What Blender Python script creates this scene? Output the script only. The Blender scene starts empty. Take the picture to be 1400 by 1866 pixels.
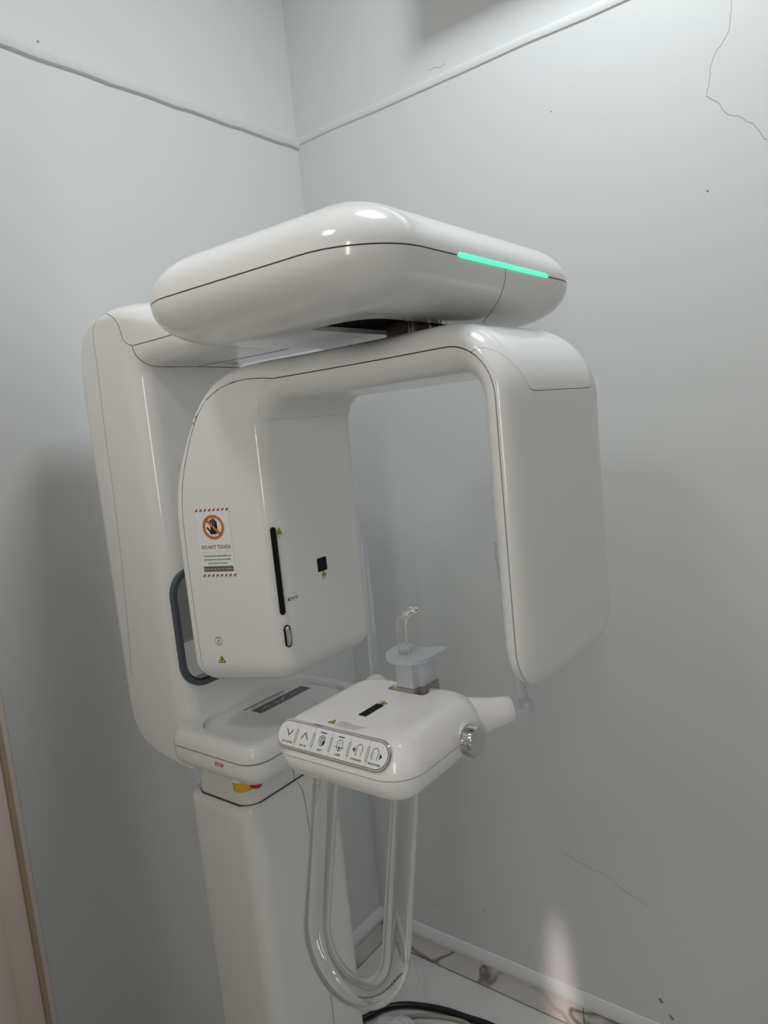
import bpy, bmesh, math, random
from math import sin, cos, pi, sqrt, radians
from mathutils import Vector, Matrix
from mathutils.bvhtree import BVHTree
random.seed(7)
scene = bpy.context.scene
C = bpy.context.collection
# ------------------------------------------------------------------ camera
# world: the room corner is the origin, X runs along the left wall, Y along the right wall
YAW, PITCH, ROLL, FPX = 0.661161, 0.121355, -0.1006321, 1300.0
EYE = Vector((-1.45586, -1.294049, 1.5))
FWD = Vector((cos(YAW) * cos(PITCH), sin(YAW) * cos(PITCH), -sin(PITCH)))
_r = Vector((sin(YAW), -cos(YAW), 0)); _u = _r.cross(FWD)
RGT = cos(ROLL) * _r + sin(ROLL) * _u
UPV = -sin(ROLL) * _r + cos(ROLL) * _u
cam = bpy.data.cameras.new('camera'); camo = bpy.data.objects.new('camera', cam); C.objects.link(camo)
cam.sensor_fit = 'VERTICAL'; cam.sensor_height = 36.0; cam.lens = FPX / 1866 * 36.0
cam.clip_start = 0.02
camo.matrix_world = Matrix((
    (RGT.x, UPV.x, -FWD.x, EYE.x), (RGT.y, UPV.y, -FWD.y, EYE.y), (RGT.z, UPV.z, -FWD.z, EYE.z), (0, 0, 0, 1)))
scene.camera = camo
def ray(px, py):
    return (FWD + (px - 700) / FPX * RGT - (py - 933) / FPX * UPV).normalized()
def onplane(px, py, ax, v):
    d = ray(px, py); return EYE + d * ((v - EYE[ax]) / d[ax])
# ------------------------------------------------------------------ world, lights, exposure
w = bpy.data.worlds.new('world'); scene.world = w; w.use_nodes = True
w.node_tree.nodes['Background'].inputs[0].default_value = (0.85, 0.9, 0.95, 1)
w.node_tree.nodes['Background'].inputs[1].default_value = 0.03
def area(name, loc, target, size, power, col, sy=None):
    l = bpy.data.lights.new(name, 'AREA'); l.energy = power; l.color = col
    l.shape = 'RECTANGLE'; l.size = size; l.size_y = sy or size
    o = bpy.data.objects.new(name, l); C.objects.link(o); o.location = loc
    o.rotation_euler = (Vector(target) - Vector(loc)).to_track_quat('-Z', 'Y').to_euler()
    return o
LAMP = (-0.50, -0.93, 2.80)
LAMP2 = (-1.6, -0.75, 2.60)
area('ceiling_lamp_light', LAMP, (LAMP[0], LAMP[1], 0), 0.28, 10.6, (0.925, 0.97, 1.0), 0.34)
area('second_lamp_light', LAMP2, (LAMP2[0], LAMP2[1], 0), 0.24, 4.7, (1.0, 0.985, 0.96))
area('side_fill_light', (-2.36, -1.7, 1.80), (0, -1.0, 1.4), 0.12, 7.3, (1.0, 0.955, 0.91), 1.2)  # warm fill added from the near wall side, not a real window
sp = bpy.data.lights.new('wall_streak_light', 'SPOT'); sp.energy = 75; sp.color = (1, .82, .78); sp.spot_size = radians(13); sp.spot_blend = 1.0; sp.shadow_soft_size = .02  # spot added to cast the pinkish streak low on the right wall
spo = bpy.data.objects.new('wall_streak_light', sp); C.objects.link(spo)
spo.location = (-1.25, -1.75, 0.55)
spo.rotation_euler = (Vector((0, -0.562, 0.07)) - Vector(spo.location)).to_track_quat('-Z', 'Y').to_euler()
spo.scale = (0.17, 1.25, 1)
scene.view_settings.view_transform = 'Standard'
scene.view_settings.look = 'None'
scene.view_settings.exposure = 0.0
scene.view_settings.gamma = 1.0
scene.view_settings.use_curve_mapping = False
try:
    scene.cycles.max_bounces = 14; scene.cycles.transmission_bounces = 12; scene.cycles.glossy_bounces = 6; scene.cycles.diffuse_bounces = 6
except Exception: pass
# ------------------------------------------------------------------ materials
def mat(name, col, rough=0.5, metal=0.0, trans=0.0, ior=1.45, coat=0.0, emit=None, es=0.0, noise=None, bump=None, spec=0.5):
    m = bpy.data.materials.new(name); m.use_nodes = True
    nt = m.node_tree; b = nt.nodes['Principled BSDF']
    b.inputs['Base Color'].default_value = (*col, 1); b.inputs['Roughness'].default_value = rough
    b.inputs['Metallic'].default_value = metal; b.inputs['Transmission Weight'].default_value = trans
    b.inputs['IOR'].default_value = ior; b.inputs['Coat Weight'].default_value = coat
    b.inputs['Specular IOR Level'].default_value = spec
    if coat: b.inputs['Coat Roughness'].default_value = 0.05
    if emit: b.inputs['Emission Color'].default_value = (*emit, 1); b.inputs['Emission Strength'].default_value = es
    tc = None
    if noise or bump:
        tc = nt.nodes.new('ShaderNodeTexCoord')
    if noise:
        sc, amt, col2 = noise
        n = nt.nodes.new('ShaderNodeTexNoise'); n.inputs['Scale'].default_value = sc; n.inputs['Detail'].default_value = 5
        mx = nt.nodes.new('ShaderNodeMix'); mx.data_type = 'RGBA'
        mx.inputs['A'].default_value = (*col, 1); mx.inputs['B'].default_value = (*col2, 1)
        rmp = nt.nodes.new('ShaderNodeMapRange'); rmp.inputs['From Min'].default_value = .4; rmp.inputs['From Max'].default_value = .75
        rmp.inputs['To Max'].default_value = amt
        nt.links.new(tc.outputs['Object'], n.inputs['Vector']); nt.links.new(n.outputs['Fac'], rmp.inputs['Value'])
        nt.links.new(rmp.outputs['Result'], mx.inputs['Factor']); nt.links.new(mx.outputs['Result'], b.inputs['Base Color'])
    if bump:
        sc, st, dist = bump
        n = nt.nodes.new('ShaderNodeTexNoise'); n.inputs['Scale'].default_value = sc; n.inputs['Detail'].default_value = 6
        bp = nt.nodes.new('ShaderNodeBump'); bp.inputs['Strength'].default_value = st; bp.inputs['Distance'].default_value = dist
        nt.links.new(tc.outputs['Object'], n.inputs['Vector']); nt.links.new(n.outputs['Fac'], bp.inputs['Height'])
        nt.links.new(bp.outputs['Normal'], b.inputs['Normal'])
    return m
def marble(name, base, vein, scale, amt, rough, warp=1.2, vw=.03, mk=(.5, .68), det=7):
    m = mat(name, base, rough); nt = m.node_tree; b = nt.nodes['Principled BSDF']
    tc = nt.nodes.new('ShaderNodeTexCoord')
    n1 = nt.nodes.new('ShaderNodeTexNoise'); n1.inputs['Scale'].default_value = scale; n1.inputs['Detail'].default_value = det; n1.inputs['Roughness'].default_value = .6
    n1.inputs['Distortion'].default_value = warp
    ab = nt.nodes.new('ShaderNodeMath'); ab.operation = 'SUBTRACT'; ab.inputs[1].default_value = .5
    ab2 = nt.nodes.new('ShaderNodeMath'); ab2.operation = 'ABSOLUTE'
    mr = nt.nodes.new('ShaderNodeMapRange'); mr.inputs['From Min'].default_value = 0; mr.inputs['From Max'].default_value = vw
    mr.inputs['To Min'].default_value = amt; mr.inputs['To Max'].default_value = 0
    n2 = nt.nodes.new('ShaderNodeTexNoise'); n2.inputs['Scale'].default_value = scale * .8; n2.inputs['Detail'].default_value = 3
    mr2 = nt.nodes.new('ShaderNodeMapRange'); mr2.inputs['From Min'].default_value = mk[0]; mr2.inputs['From Max'].default_value = mk[1]
    mul = nt.nodes.new('ShaderNodeMath'); mul.operation = 'MULTIPLY'
    mx = nt.nodes.new('ShaderNodeMix'); mx.data_type = 'RGBA'
    mx.inputs['A'].default_value = (*base, 1); mx.inputs['B'].default_value = (*vein, 1)
    L = nt.links.new
    L(tc.outputs['Object'], n1.inputs['Vector']); L(tc.outputs['Object'], n2.inputs['Vector'])
    L(n1.outputs['Fac'], ab.inputs[0]); L(ab.outputs[0], ab2.inputs[0]); L(ab2.outputs[0], mr.inputs['Value'])
    L(n2.outputs['Fac'], mr2.inputs['Value']); L(mr.outputs['Result'], mul.inputs[0]); L(mr2.outputs['Result'], mul.inputs[1])
    L(mul.outputs[0], mx.inputs['Factor']); L(mx.outputs['Result'], b.inputs['Base Color'])
    return m
M = dict(
    wall=mat('wall_paint', (.66, .675, .675), .42, noise=(3.5, .12, (.60, .61, .61)), bump=(14, .10, .004), spec=.35),
    wall2=mat('far_wall_paint', (.60, .575, .53), .55, noise=(3.5, .15, (.54, .515, .47))),
    ceil=mat('ceiling_paint', (.75, .76, .76), .7),
    band=mat('band_paint', (.66, .675, .675), .5, bump=(40, .15, .002)),
    white=mat('gloss_white_plastic', (.775, .785, .782), .16, coat=.35),
    white3=mat('bright_white_plastic', (.88, .88, .88), .2, coat=.3),
    white2=mat('satin_white_plastic', (.745, .755, .752), .28, coat=.1),
    core=mat('dark_gap', (.07, .068, .065), .7),
    black=mat('black_print', (.006, .006, .006), .35),
    blackm=mat('black_void', (.006, .006, .006), .6, spec=.2),
    dgrey=mat('grey_print', (.12, .125, .125), .5),
    lgrey=mat('pale_grey_print', (.42, .42, .41), .5),
    orange=mat('orange_print', (.55, .16, .02), .5),
    redbrown=mat('red_brown_print', (.30, .075, .03), .5),
    paper=mat('sticker_paper', (.80, .82, .82), .35),
    yellow=mat('yellow_print', (.72, .56, .05), .4),
    yellowp=mat('yellow_plastic', (.70, .42, .02), .35),
    red=mat('red_plastic', (.45, .012, .012), .3),
    redp=mat('red_print', (.42, .03, .04), .5),
    chrome=mat('chrome', (.62, .62, .63), .08, 1.0),
    steel=mat('dark_steel', (.25, .24, .23), .22, 1.0),
    brass=mat('brown_metal', (.10, .075, .055), .3, .7),
    mirror=mat('mirror_glass', (.62, .63, .62), .03, 1.0),
    ringm=mat('slate_frame', (.075, .09, .105), .38),
    led=mat('green_light', (.1, .7, .4), .4, emit=(.07, .93, .45), es=1.15),
    clear=mat('clear_acrylic', (.97, .975, .97), .02, trans=1.0, ior=1.46),
    frost=mat('frosted_plastic', (.80, .83, .88), .38, trans=.55, ior=1.4),
    frostrod=mat('frosted_rod', (.86, .88, .92), .32, trans=.88, ior=1.25),
    cord=mat('black_rubber', (.008, .008, .008), .35),
    gcord=mat('grey_rubber', (.33, .31, .27), .5),
    bag=mat('plastic_bag', (.84, .85, .87), .22, trans=.1, bump=(30, .3, .01)),
    floor=marble('floor_marble', (.62, .63, .62), (.34, .35, .34), 4.0, .55, .2),
    tile=marble('skirting_marble', (.68, .65, .635), (.20, .165, .14), 3.4, 1.0, .3, .9, .035, (.40, .52), 2.5),
    joint=mat('dark_joint', (.10, .085, .08), .8),
    casing=mat('door_casing_paint', (.84, .75, .68), .5, noise=(6, .3, (.76, .68, .60))),
    wood=mat('bare_edge_wood', (.50, .40, .28), .6, noise=(9, .5, (.38, .30, .2))),
    crack=mat('crack_dark', (.24, .24, .24), .9),
    diff=mat('lamp_diffuser', (.9, .9, .9), .5, emit=(.93, .975, 1.0), es=5.0),
)
# ------------------------------------------------------------------ mesh helpers
def put(name, me, m=None, parent=None, smooth=False):
    o = bpy.data.objects.new(name, me); C.objects.link(o)
    if m: me.materials.append(m)
    if parent: o.parent = parent
    if smooth:
        for p in me.polygons: p.use_smooth = True
    return o
def from_bm(name, bm, m=None, parent=None, smooth=False, angle=None):
    bmesh.ops.recalc_face_normals(bm, faces=bm.faces)
    me = bpy.data.meshes.new(name); bm.to_mesh(me); bm.free()
    o = put(name, me, m, parent, smooth or angle is not None)
    if angle is not None: me.set_sharp_from_angle(angle=radians(angle))
    return o
def tag(o, label=None, cat=None, group=None, kind=None):
    if label: o['label'] = label
    if cat: o['category'] = cat
    if group: o['group'] = group
    if kind: o['kind'] = kind
    return o
def box_bm(bm, a, b, bevel=0.0, seg=2):
    c = [(x, y, z) for x in (a[0], b[0]) for y in (a[1], b[1]) for z in (a[2], b[2])]
    v = [bm.verts.new(p) for p in c]
    fs = []
    for f in ((0, 1, 3, 2), (4, 6, 7, 5), (0, 4, 5, 1), (2, 3, 7, 6), (0, 2, 6, 4), (1, 5, 7, 3)):
        fs.append(bm.faces.new([v[i] for i in f]))
    if bevel:
        es = set(e for f in fs for e in f.edges)
        bmesh.ops.bevel(bm, geom=list(es), offset=bevel, segments=seg, profile=.5, affect='EDGES')
def box(name, a, b, m, parent=None, bevel=0.0, seg=2):
    bm = bmesh.new(); box_bm(bm, a, b, bevel, seg)
    return from_bm(name, bm, m, parent, angle=40 if bevel else None)
def poly_round(pts, radii, inset=0.0, n=10):
    """convex CCW polygon with rounded corners, offset inwards"""
    out = []; N = len(pts)
    if not hasattr(radii, '__len__'): radii = [radii] * N
    P = [Vector(p) for p in pts]; lines = []
    for i in range(N):
        d = (P[(i + 1) % N] - P[i]).normalized(); nrm = Vector((-d.y, d.x))
        lines.append((P[i] + nrm * inset, d))
    for i in range(N):
        (a, da), (b, db) = lines[i - 1], lines[i]
        cr = da.x * db.y - da.y * db.x
        t = ((b - a).x * db.y - (b - a).y * db.x) / cr
        X = a + da * t
        r = max(radii[i] - inset, 0.0015)
        ang = math.acos(max(-1, min(1, da.dot(db))))
        L = r * math.tan(ang / 2)
        s = X - da * L; cen = s + Vector((-da.y, da.x)) * r
        a0 = math.atan2(s.y - cen.y, s.x - cen.x)
        for k in range(n + 1):
            th = a0 + ang * k / n
            out.append((cen.x + r * cos(th), cen.y + r * sin(th)))
    return out
def loops_bm(bm, loops, cap0=True, cap1=True):
    V = [[bm.verts.new(p) for p in L] for L in loops]
    for A, B in zip(V[:-1], V[1:]):
        n = len(A)
        for i in range(n):
            bm.faces.new((A[i], A[(i + 1) % n], B[(i + 1) % n], B[i]))
    if cap0: bm.faces.new(list(reversed(V[0])))
    if cap1: bm.faces.new(V[-1])
    return V
def pillow_levels(z0, z1, a, n=8, up=True, p=1.0):
    """levels (z, inset) of a quarter ellipse from the wide rim at z0 to the flat at z1"""
    return [(z0 + (z1 - z0) * sin(t * pi / 2), a * (1 - cos(t * pi / 2))) for t in [k / n for k in range(n + 1)]]
def pillow(name, plan, radii, levels, m, parent=None, hole=None, n=12, extra=0.006):
    bm = bmesh.new()
    L = [[(x, y, z) for x, y in poly_round(plan, radii, ins, n)] for z, ins in levels]
    z, ins = levels[-1]
    V = loops_bm(bm, L, cap0=False, cap1=False)
    if hole is None:
        ring = [bm.verts.new((x, y, z)) for x, y in poly_round(plan, radii, ins + extra, n)]
        A = V[-1]
        for i in range(len(A)):
            bm.faces.new((A[i], A[(i + 1) % len(A)], ring[(i + 1) % len(A)], ring[i]))
        bm.faces.new(ring)
    else:
        hp, depth, bottom = hole
        H = [bm.verts.new((x, y, z)) for x, y in hp]
        es = [bm.edges.new((H[i], H[(i + 1) % len(H)])) for i in range(len(H))]
        A = V[-1]
        oe = [bm.edges.get((A[i], A[(i + 1) % len(A)])) for i in range(len(A))]
        bmesh.ops.triangle_fill(bm, edges=es + oe, use_beauty=True)
        H2 = [bm.verts.new((v.co.x, v.co.y, z + depth)) for v in H]
        for i in range(len(H)):
            bm.faces.new((H[i], H[(i + 1) % len(H)], H2[(i + 1) % len(H)], H2[i]))
        if bottom: bm.faces.new(H2)
    zb = levels[0]
    bm.faces.new(list(reversed(V[0])))
    return from_bm(name, bm, m, parent, angle=48)
def tube_pts(bm, pts, r, n=12, cap=True, rad=None):
    P = [Vector(p) for p in pts]; T = []
    for i in range(len(P)):
        a = P[max(i - 1, 0)]; b = P[min(i + 1, len(P) - 1)]
        T.append((b - a).normalized())
    u = T[0].orthogonal().normalized(); loops = []
    for i, p in enumerate(P):
        u = (u - T[i] * u.dot(T[i])).normalized(); v = T[i].cross(u)
        rr = rad[i] if rad else r
        loops.append([p + (u * cos(2 * pi * k / n) + v * sin(2 * pi * k / n)) * rr for k in range(n)])
    return loops_bm(bm, loops, cap, cap)
def tube(name, pts, r, m, parent=None, n=12, rad=None, angle=50):
    bm = bmesh.new(); tube_pts(bm, pts, r, n, True, rad); return from_bm(name, bm, m, parent, angle=angle)
def catmull(pts, k=6):
    out = []; P = [Vector(p) for p in pts]; N = len(P)
    for i in range(N - 1):
        p0, p1, p2, p3 = P[max(i - 1, 0)], P[i], P[i + 1], P[min(i + 2, N - 1)]
        for j in range(k):
            t = j / k
            out.append(0.5 * ((2 * p1) + (-p0 + p2) * t + (2 * p0 - 5 * p1 + 4 * p2 - p3) * t * t + (-p0 + 3 * p1 - 3 * p2 + p3) * t ** 3))
    out.append(P[-1]); return out
_bv = {}
def bvh(objs):
    key = tuple(o.name for o in objs)
    if key not in _bv:
        vs, fs = [], []
        for o in objs:
            b = len(vs); vs += [v.co.copy() for v in o.data.vertices]; fs += [[b + i for i in p.vertices] for p in o.data.polygons]
        _bv[key] = BVHTree.FromPolygons(vs, fs)
    return _bv[key]
def hit(objs, px, py):
    return bvh(objs).ray_cast(EYE, ray(px, py))
def seam(name, objs, pix, parent, r=0.0006, m=None, k=8):
    """a fine moulding joint that lies on the surface of the given shells"""
    pts = []
    for p in catmull([(x, y, 0) for x, y in pix], k):
        h = hit(objs, p.x, p.y)
        if h[0] is not None and (not pts or ((h[0] - pts[-1]).length < .08 and (h[0] - pts[-1]).length > 1e-5)):
            pts.append(h[0])
    if len(pts) < 2: print('SEAM MISS', name, pix[0]); return None
    return tube(name, pts, r, m or M['core'], parent, n=6)
# --- flat print on a surface -------------------------------------------------
class Frame:
    def __init__(s, o, r, u):
        s.o = Vector(o); s.r = Vector(r).normalized(); n = s.r.cross(Vector(u)).normalized(); s.n = n; s.u = n.cross(s.r).normalized()
    def at(s, x, y, h=0.0): return s.o + s.r * x + s.u * y + s.n * h
def polys(name, fr, plist, m, parent, h=0.0003):
    bm = bmesh.new()
    for pl in plist:
        bm.faces.new([bm.verts.new(fr.at(x, y, h)) for x, y in pl])
    me = bpy.data.meshes.new(name); bm.to_mesh(me); bm.free()
    return put(name, me, m, parent)
def stroke(pts, wd):
    out = []
    for (x0, y0), (x1, y1) in zip(pts[:-1], pts[1:]):
        d = Vector((x1 - x0, y1 - y0)); l = d.length
        if l < 1e-9: continue
        d /= l; nx, ny = -d.y * wd / 2, d.x * wd / 2; ex, ey = d.x * wd * .35, d.y * wd * .35
        out.append([(x0 - ex + nx, y0 - ey + ny), (x0 - ex - nx, y0 - ey - ny), (x1 + ex - nx, y1 + ey - ny), (x1 + ex + nx, y1 + ey + ny)])
    return out
def arc(cx, cy, rx, ry, a0, a1, n=20):
    return [(cx + rx * cos(radians(a0 + (a1 - a0) * k / n)), cy + ry * sin(radians(a0 + (a1 - a0) * k / n))) for k in range(n + 1)]
def ringpoly(cx, cy, r0, r1, n=40):
    out = []
    for k in range(n):
        a, b = 2 * pi * k / n, 2 * pi * (k + 1) / n
        out.append([(cx + r0 * cos(a), cy + r0 * sin(a)), (cx + r1 * cos(a), cy + r1 * sin(a)), (cx + r1 * cos(b), cy + r1 * sin(b)), (cx + r0 * cos(b), cy + r0 * sin(b))])
    return out
def disc(cx, cy, r, n=24, ry=None): return [(cx + r * cos(2 * pi * k / n), cy + (ry or r) * sin(2 * pi * k / n)) for k in range(n)]
def stadium(cx, cy, hw, hh, n=10):
    r = min(hw, hh); out = []
    for sx, sy, a in ((1, 1, 0), (-1, 1, 90), (-1, -1, 180), (1, -1, 270)):
        for k in range(n + 1):
            t = radians(a + 90 * k / n); out.append((cx + sx * (hw - r) + r * cos(t), cy + sy * (hh - r) + r * sin(t)))
    return out
def rrect(cx, cy, hw, hh, r, n=5):
    out = []
    for sx, sy, a in ((1, 1, 0), (-1, 1, 90), (-1, -1, 180), (1, -1, 270)):
        for k in range(n + 1):
            t = radians(a + 90 * k / n); out.append((cx + sx * (hw - r) + r * cos(t), cy + sy * (hh - r) + r * sin(t)))
    return out
def text(name, fr, s, x, y, size, m, parent, align='CENTER', h=0.0003, bold=0.0, sx=1.0, width=None):
    cu = bpy.data.curves.new(name, 'FONT'); cu.body = s; cu.size = size; cu.align_x = align; cu.align_y = 'CENTER'; cu.offset = bold; cu.resolution_u = 2
    t = bpy.data.objects.new(name, cu); C.objects.link(t)
    dg = bpy.context.evaluated_depsgraph_get(); dg.update()
    me = bpy.data.meshes.new_from_object(t.evaluated_get(dg))
    bpy.data.objects.remove(t); bpy.data.curves.remove(cu)
    xs = [v.co.x for v in me.vertices]
    if width and xs: sx = width / (max(xs) - min(xs))
    for v in me.vertices:
        v.co = fr.at(x + v.co.x * sx, y + v.co.y, h)
    me.materials.clear()
    me.name = name
    return put(name, me, m, parent)
def warning(fr, cx, cy, s, parent, glyph, cap=None):
    tri = lambda k, dy=0: [(cx - s * k / 2, cy - s * .29 * k + dy), (cx + s * k / 2, cy - s * .29 * k + dy), (cx, cy + s * .577 * k + dy)]
    t = polys('warning_triangle', fr, [tri(1.0)], M['black'], parent, h=.0003)
    polys('triangle_face', fr, [tri(.74)], M['yellow'], parent, h=.0005)
    if glyph == 'laser':
        g = [disc(cx, cy - s * .02, s * .085, 12)]
        for k in range(8):
            a = k * pi / 4; g += stroke([(cx, cy - s * .02), (cx + s * .17 * cos(a), cy - s * .02 + s * .17 * sin(a))], s * .03)
        g += stroke([(cx, cy - s * .02), (cx + s * .27, cy - s * .02)], s * .03)
    elif glyph == 'bolt':
        g = [[(cx + .03 * s, cy + .30 * s), (cx - .11 * s, cy + .03 * s), (cx - .02 * s, cy + .04 * s), (cx + .10 * s, cy + .07 * s)],
             [(cx - .02 * s, cy + .07 * s), (cx + .11 * s, cy + .10 * s), (cx + .05 * s, cy - .22 * s), (cx + .01 * s, cy - .22 * s)]]
    else:
        g = [[(cx - .035 * s, cy + .26 * s), (cx - .02 * s, cy - .05 * s), (cx + .02 * s, cy - .05 * s), (cx + .035 * s, cy + .26 * s)], disc(cx, cy - .14 * s, .04 * s, 10)]
    polys('warning_symbol', fr, g, M['black'], parent, h=.0007)
    if cap: text('lettering', fr, cap, cx, cy - s * .52, s * .30, M['black'], parent)
# ------------------------------------------------------------------ room
RX0, RY0, ZC = -2.5, -3.1, 2.85
floor = box('floor', (RX0, RY0, -.12), (0, 0, -.012), M['joint']); tag(floor, kind='structure')
ts = .8
for i in range(4):
    for j in range(4):
        x1, y1 = -.001 - i * ts, -.0035 - j * ts
        x0, y0 = max(x1 - ts + .002, RX0), max(y1 - ts + .002, RY0)
        if x0 < x1 - .01 and y0 < y1 - .01:
            box('floor_tile', (x0, y0, -.012), (x1 - .0025, y1, 0), M['floor'], floor, .0008, 1)
wr = box('wall_right', (0, RY0, 0), (.12, .12, ZC), M['wall']); tag(wr, kind='structure')
wl = box('wall_left', (-.93, 0, 0), (0, .12, ZC), M['wall']); tag(wl, kind='structure')
wl2 = box('wall_left_far', (RX0, 0, 0), (-1.86, .12, ZC), M['wall']); tag(wl2, kind='structure')
wh = box('wall_left_header', (-1.86, 0, 2.12), (-.93, .12, ZC), M['wall']); tag(wh, kind='structure')
wb = box('wall_back', (RX0, RY0 - .12, 0), (.12, RY0, ZC), M['wall2']); tag(wb, kind='structure')
wn = box('wall_near', (RX0 - .12, RY0 - .12, 0), (RX0, .12, ZC), M['wall2']); tag(wn, kind='structure')
ce = box('ceiling', (RX0, RY0, ZC), (0, 0, ZC + .1), M['ceil']); tag(ce, kind='structure')
# plaster bands near the top of both walls (slightly proud, sloping top)
def band(name, ax, z0, z1, d, m, x0):
    bm = bmesh.new(); N = 24; L = []
    for i in range(N + 1):
        t = x0 * (1 - i / N); wob = .0012 * sin(i * 1.7) + .0008 * sin(i * 3.1)
        sec = [(0, z0 + wob), (d * .8, z0 + .002 + wob), (d, z0 + .006 + wob), (d, z1 - .005 + wob * .5), (d * .5, z1 + wob * .5), (0, z1 + wob * .5)]
        L.append([(t, -a, z) if ax == 0 else (-a, t, z) for a, z in sec])
    loops_bm(bm, L); o = from_bm(name, bm, m, angle=30); tag(o, kind='structure'); return o
band('trim_1', 0, 2.222, 2.249, .009, M['band'], -.93)
band('trim_2', 1, 2.231, 2.250, .0035, M['band'], RY0)
# skirting: marble tiles under a painted ledge
bl = box('baseboard_left', (-.9, -.005, 0.001), (-.0, 0, .072), M['joint']); tag(bl, kind='structure')
br = box('baseboard_right', (-.005, RY0, 0.001), (0, -.005, .072), M['joint']); tag(br, kind='structure')
for a, b in ((-.0115, -.5), (-.502, -.9)): box('skirting_tile', (b, -.010, .004), (a, -.005, .070), M['tile'], bl, .0008, 1)
for a, b in ((-.0005, -.62), (-.622, -1.22), (-1.222, -1.9), (-1.902, -2.6)): box('skirting_tile', (-.010, b, .004), (-.005, a, .070), M['tile'], br, .0008, 1)
def ledge(name, ax, x0):
    sec = [(0, .070), (.013, .070), (.014, .074), (.013, .084), (.0025, .101), (0, .102)]
    bm = bmesh.new(); L = []
    for i in range(13):
        t = x0 * (1 - i / 12); L.append([(t, -a, z) if ax == 0 else (-a, t, z) for a, z in sec])
    loops_bm(bm, L); o = from_bm(name, bm, M['band'], angle=30); tag(o, kind='structure')
ledge('trim_3', 0, -.9); ledge('trim_4', 1, RY0)
# door opening in the left wall: casing with a bare edge strip
dr = box('trim_5', (-1.035, -.012, 0), (-.953, .0, 2.10), M['casing'], None, .004, 2); tag(dr, kind='structure')
ws = box('edge_strip', (-.955, -.016, 0), (-.9445, .0, 2.10), M['wood'], dr, .003, 2)
bm = bmesh.new(); box_bm(bm, (-.78, -.04, .012), (0, 0, 2.09), .003, 1)
d1 = from_bm('door_1', bm, M['casing'], angle=40); tag(d1, kind='structure')
d1.location = (-1.04, -.014, 0); d1.rotation_euler = (0, 0, radians(60))
hb = tube('door_handle', [(-.70, -.04, 1.02), (-.70, -.085, 1.02), (-.69, -.09, 1.02), (-.60, -.09, 1.02)], .009, M['steel'], d1, n=10)
dj = box('trim_6', (-.985, .001, 0), (-.93, .12, 2.12), M['casing']); tag(dj, kind='structure')
fplate = box('fill_plate_1', (-2.5, -1.80, 1.16), (-2.48, -1.60, 2.44), M['wall'], None, .004, 1); tag(fplate, kind='structure')  # plain painted plate added behind the side fill, no real window
# cracks and chips
def surf_line(name, par, pix, r=.0007, k=5, jit=1.5):
    pts = catmull([(x, y, 0) for x, y in pix], k)
    P = []
    for i, p in enumerate(pts):
        h = hit([par], p.x + random.uniform(-jit, jit), p.y + random.uniform(-jit, jit))
        if h[0] is not None: P.append(h[0])
    o = tube(name, P, r, M['crack'], par, n=5); return o
surf_line('crack', wr, [(1333, 2), (1331, 50), (1316, 78), (1298, 112), (1293, 150), (1287, 174)], .00042)
surf_line('crack', wr, [(1287, 174), (1306, 185), (1318, 201), (1330, 208), (1350, 213), (1362, 221), (1374, 225), (1390, 247), (1398, 257)], .0004, 3, 2)
surf_line('crack', wr, [(1030, 1555), (1075, 1582), (1110, 1598), (1140, 1625), (1182, 1650)], .00038, 4, 2)
surf_line('crack', wr, [(788, 1648), (795, 1651), (803, 1649)], .0006, 3, .3)
surf_line('crack', wr, [(780, 128), (800, 122), (812, 115)], .0004, 4, 2)
def chip(par, px, py, s, mm=None):
    h = hit([par], px, py); n = h[1]
    r = n.orthogonal().normalized(); u = n.cross(r)
    bm = bmesh.new(); k = 7
    ring = [bm.verts.new(h[0] + n * .0004 + (r * cos(2 * pi * i / k) * random.uniform(.6, 1.3) + u * sin(2 * pi * i / k) * random.uniform(.4, .8)) * s) for i in range(k)]
    c = bm.verts.new(h[0] + n * .0012)
    for i in range(k): bm.faces.new((ring[i], ring[(i + 1) % k], c))
    from_bm('chip', bm, mm or M['crack'], par)
for px, py, s in ((884, 1660, .003), (1205, 1824, .007), (1224, 1854, .006), (1005, 203, .0015), (1290, 348, .003)): chip(wr, px, py, s)
chip(wl, 69, 76, .003)
# ------------------------------------------------------------------ the x-ray machine
root = bpy.data.objects.new('dental_x_ray_machine', None); C.objects.link(root); root.location = (-.6575, -.335, 0)
tag(root, 'tall white dental panoramic x-ray machine with glowing green light bar, standing in the room corner', 'x-ray machine')
INV = Matrix.Translation((.6575, .335, 0))
XC = -.6575
GAP = [.0007]
def rr_section(O, I, wO, wI, rxO, ryO, rxI, ryI, us, side, n=9, gap=None, rim=.004):
    """half of a rounded cross-section, outer or inner shell, from the -X joint round to the +X joint"""
    gap = GAP[0] if gap is None else gap
    O = Vector(O); I = Vector(I); d = I - O; T = max(d.length, 1e-6); d /= T
    W = lambda u: wO + (wI - wO) * u / T
    pts = []
    if side == 'O':
        us_ = us * T - gap; ry = min(ryO, us_); rx = rxO; uc = ry; f = lambda c, s_: (uc - ry * s_)
        wc = W(ry)
    else:
        us_ = us * T + gap; ry = min(ryI, T - us_); rx = rxI; wc = W(T - ry); f = lambda c, s_: (T - ry + ry * s_)
    half = [(-(W(us_) - rim), us_), (-W(us_), us_)]
    for k in range(n + 1):
        a = pi / 2 * k / n; half.append((-(wc - rx + rx * cos(a)), f(cos(a), sin(a))))
    mid = half[-1]
    half.append((mid[0] * .5, mid[1]))
    full = half + [(0, mid[1])] + [(-x, u) for x, u in reversed(half)]
    return [(XC + x, O.x + d.x * u, O.y + d.y * u) for x, u in full]
FIELDS = 11
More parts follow.
